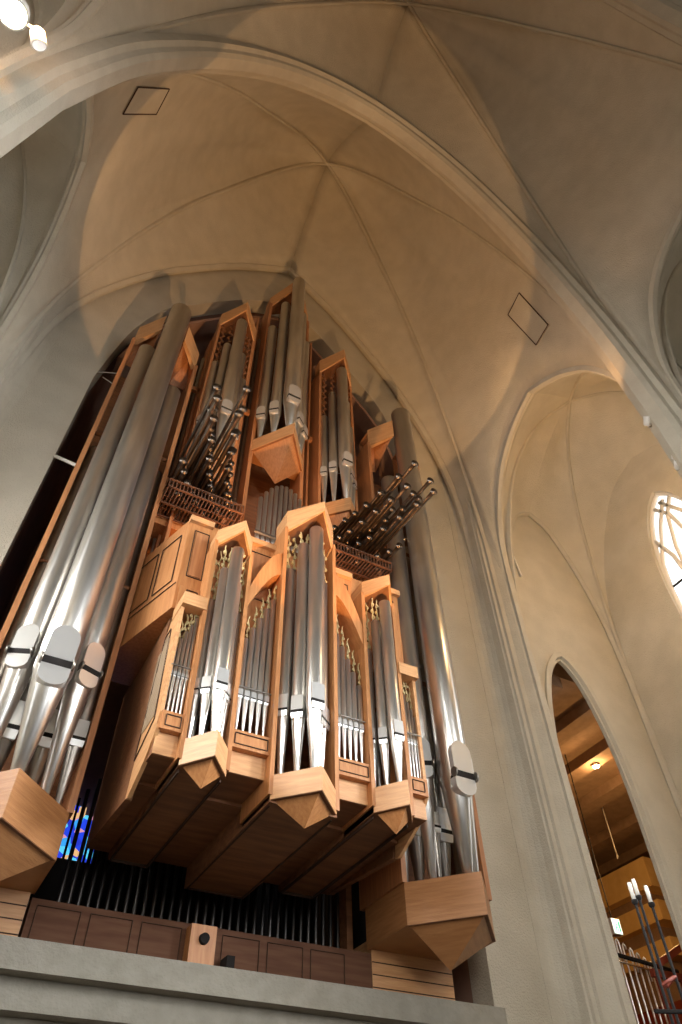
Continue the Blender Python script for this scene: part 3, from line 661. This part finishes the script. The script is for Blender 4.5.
# ---------------------------------------------------------------- fixtures on the arcade piers
def spot_fixture(x, y, z, dx, dy, dz, label, r=.010, ln=.024, lamp_on=False):
    t = thing('spotlight', (x, y, z), label, 'lamp', 'spotlights mounted on the piers')
    d = Vector((dx, dy, dz)).normalized(); p = Vector((x, y, z))
    m = MB(); m.tube([p, p+d*ln*.2, p+d*ln], [r*.7, r, r], 14); obj('lamp_housing', m, 'white', t)
    m = MB(); m.tube([p+d*ln*.93, p+d*ln*1.01], r*.85, 14); obj('lamp_lens', m, 'lamp' if lamp_on else 'chrome', t)
    m = MB(); sx = 1 if x > XC else -1; m.tube([p, (XC+sx*(XS-.005), y, z)], .002, 6); obj('bracket', m, 'white', t)
    return t
spot_fixture(1.135, .462, 1.395, -.3, -.5, .4, 'white cylindrical spotlight on the right pier, highest of the four there')
spot_fixture(1.150, .452, 1.275, .2, -.1, -.8, 'small round-headed spotlight on the right pier, just under the highest one')
spot_fixture(1.155, .462, 1.235, -.4, -.4, .1, 'short white spotlight on the right pier above the lowest one')
spot_fixture(1.165, .459, 1.195, -.3, -.4, -.4, 'white spotlight at the right edge of the photo, lowest on the pier')
spot_fixture(-.29, .262, 1.045, .25, .0, -1, 'glaring lit spotlight in the top left corner', .018, .025, True)
spot_fixture(-.275, .285, 1.10, .3, .3, -.5, 'unlit grey spotlight beside the glaring lamp in the top left corner')

# ---------------------------------------------------------------- room beyond the pointed doorway
RZ = 1.2
w = MB(); w.box(1.19, 2.75, 2.6, 2.64, FL, RZ); struct('wall_room_west', w, 'roomc')
w = MB(); w.box(1.18, 1.20, 1.24, 2.6, FL, RZ); struct('wall_room_left', w, 'roomc')
w = MB(); w.box(2.7, 2.74, 1.17, 2.6, FL, RZ); struct('wall_room_right', w, 'roomc')
w = MB(); w.box(1.65, 2.75, 1.16, 1.18, FL, RZ); struct('wall_room_front', w, 'roomc')
w = MB(); w.box(1.18, 2.75, 1.175, 2.64, RZ, RZ+.14)
cr = struct('ceiling_room', w, 'roomc')
for x in (1.345, 1.55, 1.755, 1.965, 2.225, 2.45):
    w = MB(); w.box(x, x+.06, 1.178, 2.6, RZ-.035, RZ+.001); obj('beam', w, 'roomc', cr)
t = thing('downlight', (1.79, 1.464, RZ-.036), 'small glowing round downlight under the brown concrete ceiling beyond the doorway', 'lamp')
m = MB(); m.tube([(1.79, 1.464, RZ-.0355), (1.79, 1.464, RZ-.043)], .012, 18); obj('lamp_ring', m, 'white', t)
m = MB(); m.tube([(1.79, 1.464, RZ-.043), (1.79, 1.464, RZ-.046)], .010, 18); obj('lamp_bulb', m, 'lamp', t)
t = thing('hanging_rod', (2.04, 1.698, RZ), 'thin white rod hanging from the beamed ceiling beyond the doorway', 'rod')
m = MB(); m.tube([(2.04, 1.698, RZ-.001), (2.04, 1.698, RZ-.19)], .0022, 8); m.tube([(2.04, 1.698, RZ-.19), (2.044, 1.698, RZ-.20), (2.036, 1.698, RZ-.21), (2.04, 1.698, RZ-.19)], .002, 6); obj('rod', m, 'white', t)
m = MB(); m.lathe(2.02, 1.66, [(.001, RZ-.001), (.020, RZ-.001), (.018, RZ-.016), (.001, RZ-.018)], 16); obj('ceiling_rose', m, 'chrome', t)
t = thing('ochre_balcony', (2.45, 2.1, FL), 'ochre yellow banded balcony block standing beyond the doorway', 'balcony')
for z0, z1, mt, nm in ((.983, 1.085, 'yellow', 'parapet'), (.872, .937, 'yellow', 'parapet'), (.763, .818, 'yellow', 'parapet'), (FL, .64, 'red', 'lower_wall')):
    m = MB(); m.box(2.3, 2.69, 1.80, 2.59, z0, z1); obj(nm, m, mt, t)
m = MB(); m.box(2.34, 2.69, 1.86, 2.59, .63, 1.0); obj('recess_wall', m, 'roomc', t)
t = thing('exit_sign', (1.70, 1.5, .69), 'small glowing pale green running-man exit sign left of the candles', 'sign')
m = MB(); m.box(1.690, 1.722, 1.495, 1.515, .655, .695); obj('sign_box', m, 'white', t)
m = MB(); m.box(1.692, 1.720, 1.4935, 1.4952, .657, .693); pn = obj('sign_face', m, 'exitm', t)
m = MB(); q = 1.4928
m.tube([(1.7050, q, .682), (1.7030, q, .674), (1.6990, q, .668), (1.6960, q, .662)], .0013, 5); m.tube([(1.7030, q, .674), (1.7070, q, .668), (1.7060, q, .661)], .0013, 5); m.tube([(1.6990, q, .679), (1.7050, q, .681), (1.7100, q, .677)], .001, 5)
m.lathe(1.7065, q, [(.0001, .6835), (.0018, .6855), (.0001, .6875)], 8); m.box(1.712, 1.717, q, q+.001, .661, .688); obj('sign_pictogram', m, 'exitg', t)
m = MB(); m.tube([(1.706, 1.505, .695), (1.706, 1.505, RZ-.001)], .0015, 6); obj('hanger', m, 'black', t)
t = thing('railing', (1.5, 1.3, FL), 'chrome railing of hooked upright rods with a black handrail in the doorway', 'railing')
for k in range(7):
    x = 1.445+.026*k; y = 1.30+.006*k; h = .566-.005*k
    m = MB(); m.tube([(x, y, FL), (x, y, h-.012), (x+.001, y, h-.004), (x+.005, y, h), (x+.009, y, h-.004), (x+.010, y, h-.012)]+([(x+.010, y, h-.05)] if k % 2 else []), .0022, 8); obj('rod', m, 'tinp', t)
m = MB(); m.tube([(1.43, 1.285, .518), (1.66, 1.31, .515)], .005, 8); obj('handrail', m, 'black', t)
m = MB(); m.tube([(1.43, 1.285, .505), (1.66, 1.31, .502)], .0025, 8); obj('rail_bar', m, 'chrome', t)
t = thing('red_bench', (1.62, 1.24, FL), 'dark red wooden stand at the right foot of the doorway behind the candles', 'furniture')
m = MB(); m.hexa([(1.50, 1.22, .485), (1.585, 1.22, .525), (1.585, 1.23, .525), (1.50, 1.23, .485)], [(1.50, 1.22, .500), (1.585, 1.22, .540), (1.585, 1.23, .540), (1.50, 1.23, .500)]); obj('arm', m, 'red', t)
m = MB(); m.box(1.49, 1.59, 1.24, 1.25, .47, .485); obj('shelf', m, 'red', t)
for x in (1.50, 1.58):
    m = MB(); m.box(x-.004, x+.004, 1.235, 1.245, FL, .475); obj('leg', m, 'red', t)

# candelabrum standing in the nave
t = thing('candelabrum', (.66, .52, FL), 'tall black iron candelabrum before the doorway holding three white candles', 'candle stand')
CP = [(.631, .52, .262), (.6355, .53, .262), (.655, .525, .262)]
CP = [(1.211*.52, .52, .263), (1.226*.535, .535, .276), (1.257*.52, .52, .264)]
for x, y, z in CP:
    m = MB(); m.tube([(x, y, FL+.02), (x, y, z)], .0014, 8); obj('pole', m, 'black', t)
    m = MB(); m.lathe(x, y, [(.001, z-.004), (.0030, z-.002), (.0033, z+.001), (.001, z+.001)], 14); obj('drip_pan', m, 'black', t)
m = MB(); m.tube([(CP[0][0], .52, .19), (CP[2][0], .52, .20)], .0016, 8); m.tube([(CP[0][0], .52, .19), (CP[1][0], .535, .195), (CP[2][0], .52, .20)], .0014, 8); obj('cross_bar', m, 'red', t)
m = MB(); m.tube([(CP[0][0]-.03, .51, .165), (CP[2][0]+.06, .50, .172)], .0018, 8); obj('cross_bar', m, 'black', t)
m = MB(); m.lathe(.641, .525, [(.001, FL), (.055, FL), (.05, FL+.012), (.01, FL+.022), (.001, FL+.022)], 24); obj('foot', m, 'black', t)
for (x, y, z), lb in zip(CP, ('white pillar candle on the candelabrum, left of its three', 'white pillar candle on the candelabrum, middle and highest of its three', 'white pillar candle on the candelabrum, right of its three')):
    m = MB(); m.lathe(x, y, [(.0001, z+.0012), (.0021, z+.0012), (.0021, z+.0165), (.0018, z+.0175), (.0006, z+.017), (.0001, z+.017)], 16)
    c_ = obj('candle', m, 'wax', None, None, lb, 'candle', 'pillar candles on the candelabrum')
    m = MB(); m.tube([(x, y, z+.017), (x+.0003, y, z+.019)], .0003, 5); obj('wick', m, 'black', c_)

t = thing('wall_lamp', (1.27, 1.097, 1.53), 'thin vertical white strip on the upper plaster wall above the pointed doorway', 'lamp')
m = MB(); m.tube([(1.255, 1.094, 1.605), (1.272, 1.094, 1.485)], .0030, 8); obj('tube_cover', m, 'white', t)
m = MB(); m.tube([(1.255, 1.094, 1.605), (1.256, 1.10, 1.600)], .002, 6); m.tube([(1.272, 1.094, 1.485), (1.271, 1.10, 1.49)], .002, 6); obj('bracket', m, 'white', t)
# ceiling hatches
def hatch(corners, label):
    vs = [Vector(p) for p in corners]; n = (vs[1]-vs[0]).cross(vs[3]-vs[0]).normalized()
    if n.z > 0: n = -n
    m = MB(); m.hexa([v-n*.004 for v in vs], [v+n*.004 for v in vs]); o = obj('ceiling_hatch', m, 'plaster', None, None, label, 'hatch', 'access hatches in the vault')
    e = MB(); q = [v+n*.0042 for v in vs]
    for i in range(4): e.tube([q[i], q[(i+1) % 4]], .0020, 5, True, False)
    obj('hatch_frame', e, 'seam', o)
hatch([(-.287, .625, 2.111), (-.269, .541, 2.094), (-.217, .561, 2.32), (-.231, .646, 2.338)], 'square access hatch outlined on the left vault, near the top left corner')
hatch([(1.092, .653, 2.323), (1.074, .568, 2.32), (1.126, .556, 2.102), (1.143, .635, 2.112)], 'square access hatch outlined on the right vault above the side arch')



# ---------------------------------------------------------------- light
def area(name, at, d, sx, sy, power, colr, spread=110):
    l = bpy.data.lights.new(name, 'AREA'); l.shape = 'RECTANGLE'; l.size = sx*S; l.size_y = sy*S; l.energy = power; l.color = colr; l.spread = math.radians(spread)
    o = bpy.data.objects.new(name, l); col.objects.link(o); o.location = P(at); o.rotation_euler = Vector(d).to_track_quat('-Z', 'Z').to_euler(); return o
def point(name, at, power, colr, r=.05):
    l = bpy.data.lights.new(name, 'POINT'); l.energy = power; l.color = colr; l.shadow_soft_size = r
    o = bpy.data.objects.new(name, l); col.objects.link(o); o.location = P(at); return o
def spot(name, at, d, power, colr, ang, blend=.1, r=.06):
    l = bpy.data.lights.new(name, 'SPOT'); l.energy = power; l.color = colr; l.spot_size = math.radians(ang); l.spot_blend = blend; l.shadow_soft_size = r
    o = bpy.data.objects.new(name, l); col.objects.link(o); o.location = P(at); o.rotation_euler = Vector(d).to_track_quat('-Z', 'Z').to_euler(); return o
DAY = (.93, .96, 1.)
area('daylight_left_window', (-.735, .753, .95), (1, .05, -.30), .2, .95, 470, (1, .99, .96))
area('daylight_left_window_east', (-.735, .06, .90), (1, .45, -.30), .2, .95, 260, (1, .99, .96))
area('daylight_right_window', (1.6265, .753, 1.0), (-1, .1, -.3), .2, 1.0, 70, DAY, 110)
area('daylight_right_window_east', (1.585, .06, .9), (-1, .62, -.22), .2, .95, 500, DAY, 75)
area('added_fill_right', (1.19, -1.35, .9), (-.48, .87, .02), .24, 1.4, 300, DAY, 62)  # unseen fill added to brighten the left wall
area('added_fill_left', (-.335, -1.35, .9), (.48, .87, -.08), .24, 1.4, 210, (1, .99, .96), 62)  # matching unseen fill, added for the right wall
spot('organ_floodlight', (.43, .30, -.05), (0, .26, .966), 4000, (1, .55, .235), 36.6, .03, .03)
spot('vault_floodlight', (.43, .30, -.05), (0, 0, 1), 300, (1, .52, .20), 54.6, .12, .05)
for lx in (.335, .52): spot('case_top_lamp', (lx, 1.02, 1.045), (0, .10, 1), 80, (1, .42, .13), 150, .5, .02)
point('aisle_lamp', (1.27, .52, 1.40), 190, (1, .62, .29), .12)
spot('pier_spot', (-.268, .268, 1.075), (.30, .36, .88), 170, (1, .52, .21), 118, .5, .05)
spot('pier_spot', (1.06, .50, 1.45), (-.34, .20, .92), 170, (1, .52, .21), 118, .5, .05)
point('room_downlight', (1.79, 1.464, RZ-.06), 30, (1, .58, .24), .05)
point('room_lamp', (1.75, 1.45, .80), 170, (1, .58, .22), .2)
w = bpy.data.worlds.new('World'); sc.world = w; w.use_nodes = True
w.node_tree.nodes['Background'].inputs[0].default_value = (1., .90, .76, 1); w.node_tree.nodes['Background'].inputs[1].default_value = .0

# ---------------------------------------------------------------- camera
Rr = Vector((0.87713764, -0.47992119, -0.01747033)); Ru = Vector((-0.35161107, -0.6665572, 0.65732119)); Rf = Vector((0.32710734, 0.5704184, 0.75340801))
cd = bpy.data.cameras.new('Camera'); cam = bpy.data.objects.new('Camera', cd); col.objects.link(cam)
cd.sensor_fit = 'VERTICAL'; cd.sensor_height = 36; cd.lens = 36*690/1024; cd.clip_start = .05; cd.clip_end = 300
mw = Matrix.Identity(4)
for i in range(3): mw[i][0] = Rr[i]; mw[i][1] = Ru[i]; mw[i][2] = -Rf[i]
mw.translation = P((0, 0, 0)); cam.matrix_world = mw; sc.camera = cam
sc.view_settings.view_transform = 'Standard'; sc.view_settings.look = 'None'; sc.view_settings.gamma = 1.; sc.view_settings.use_curve_mapping = False
sc.view_settings.exposure = 0.0
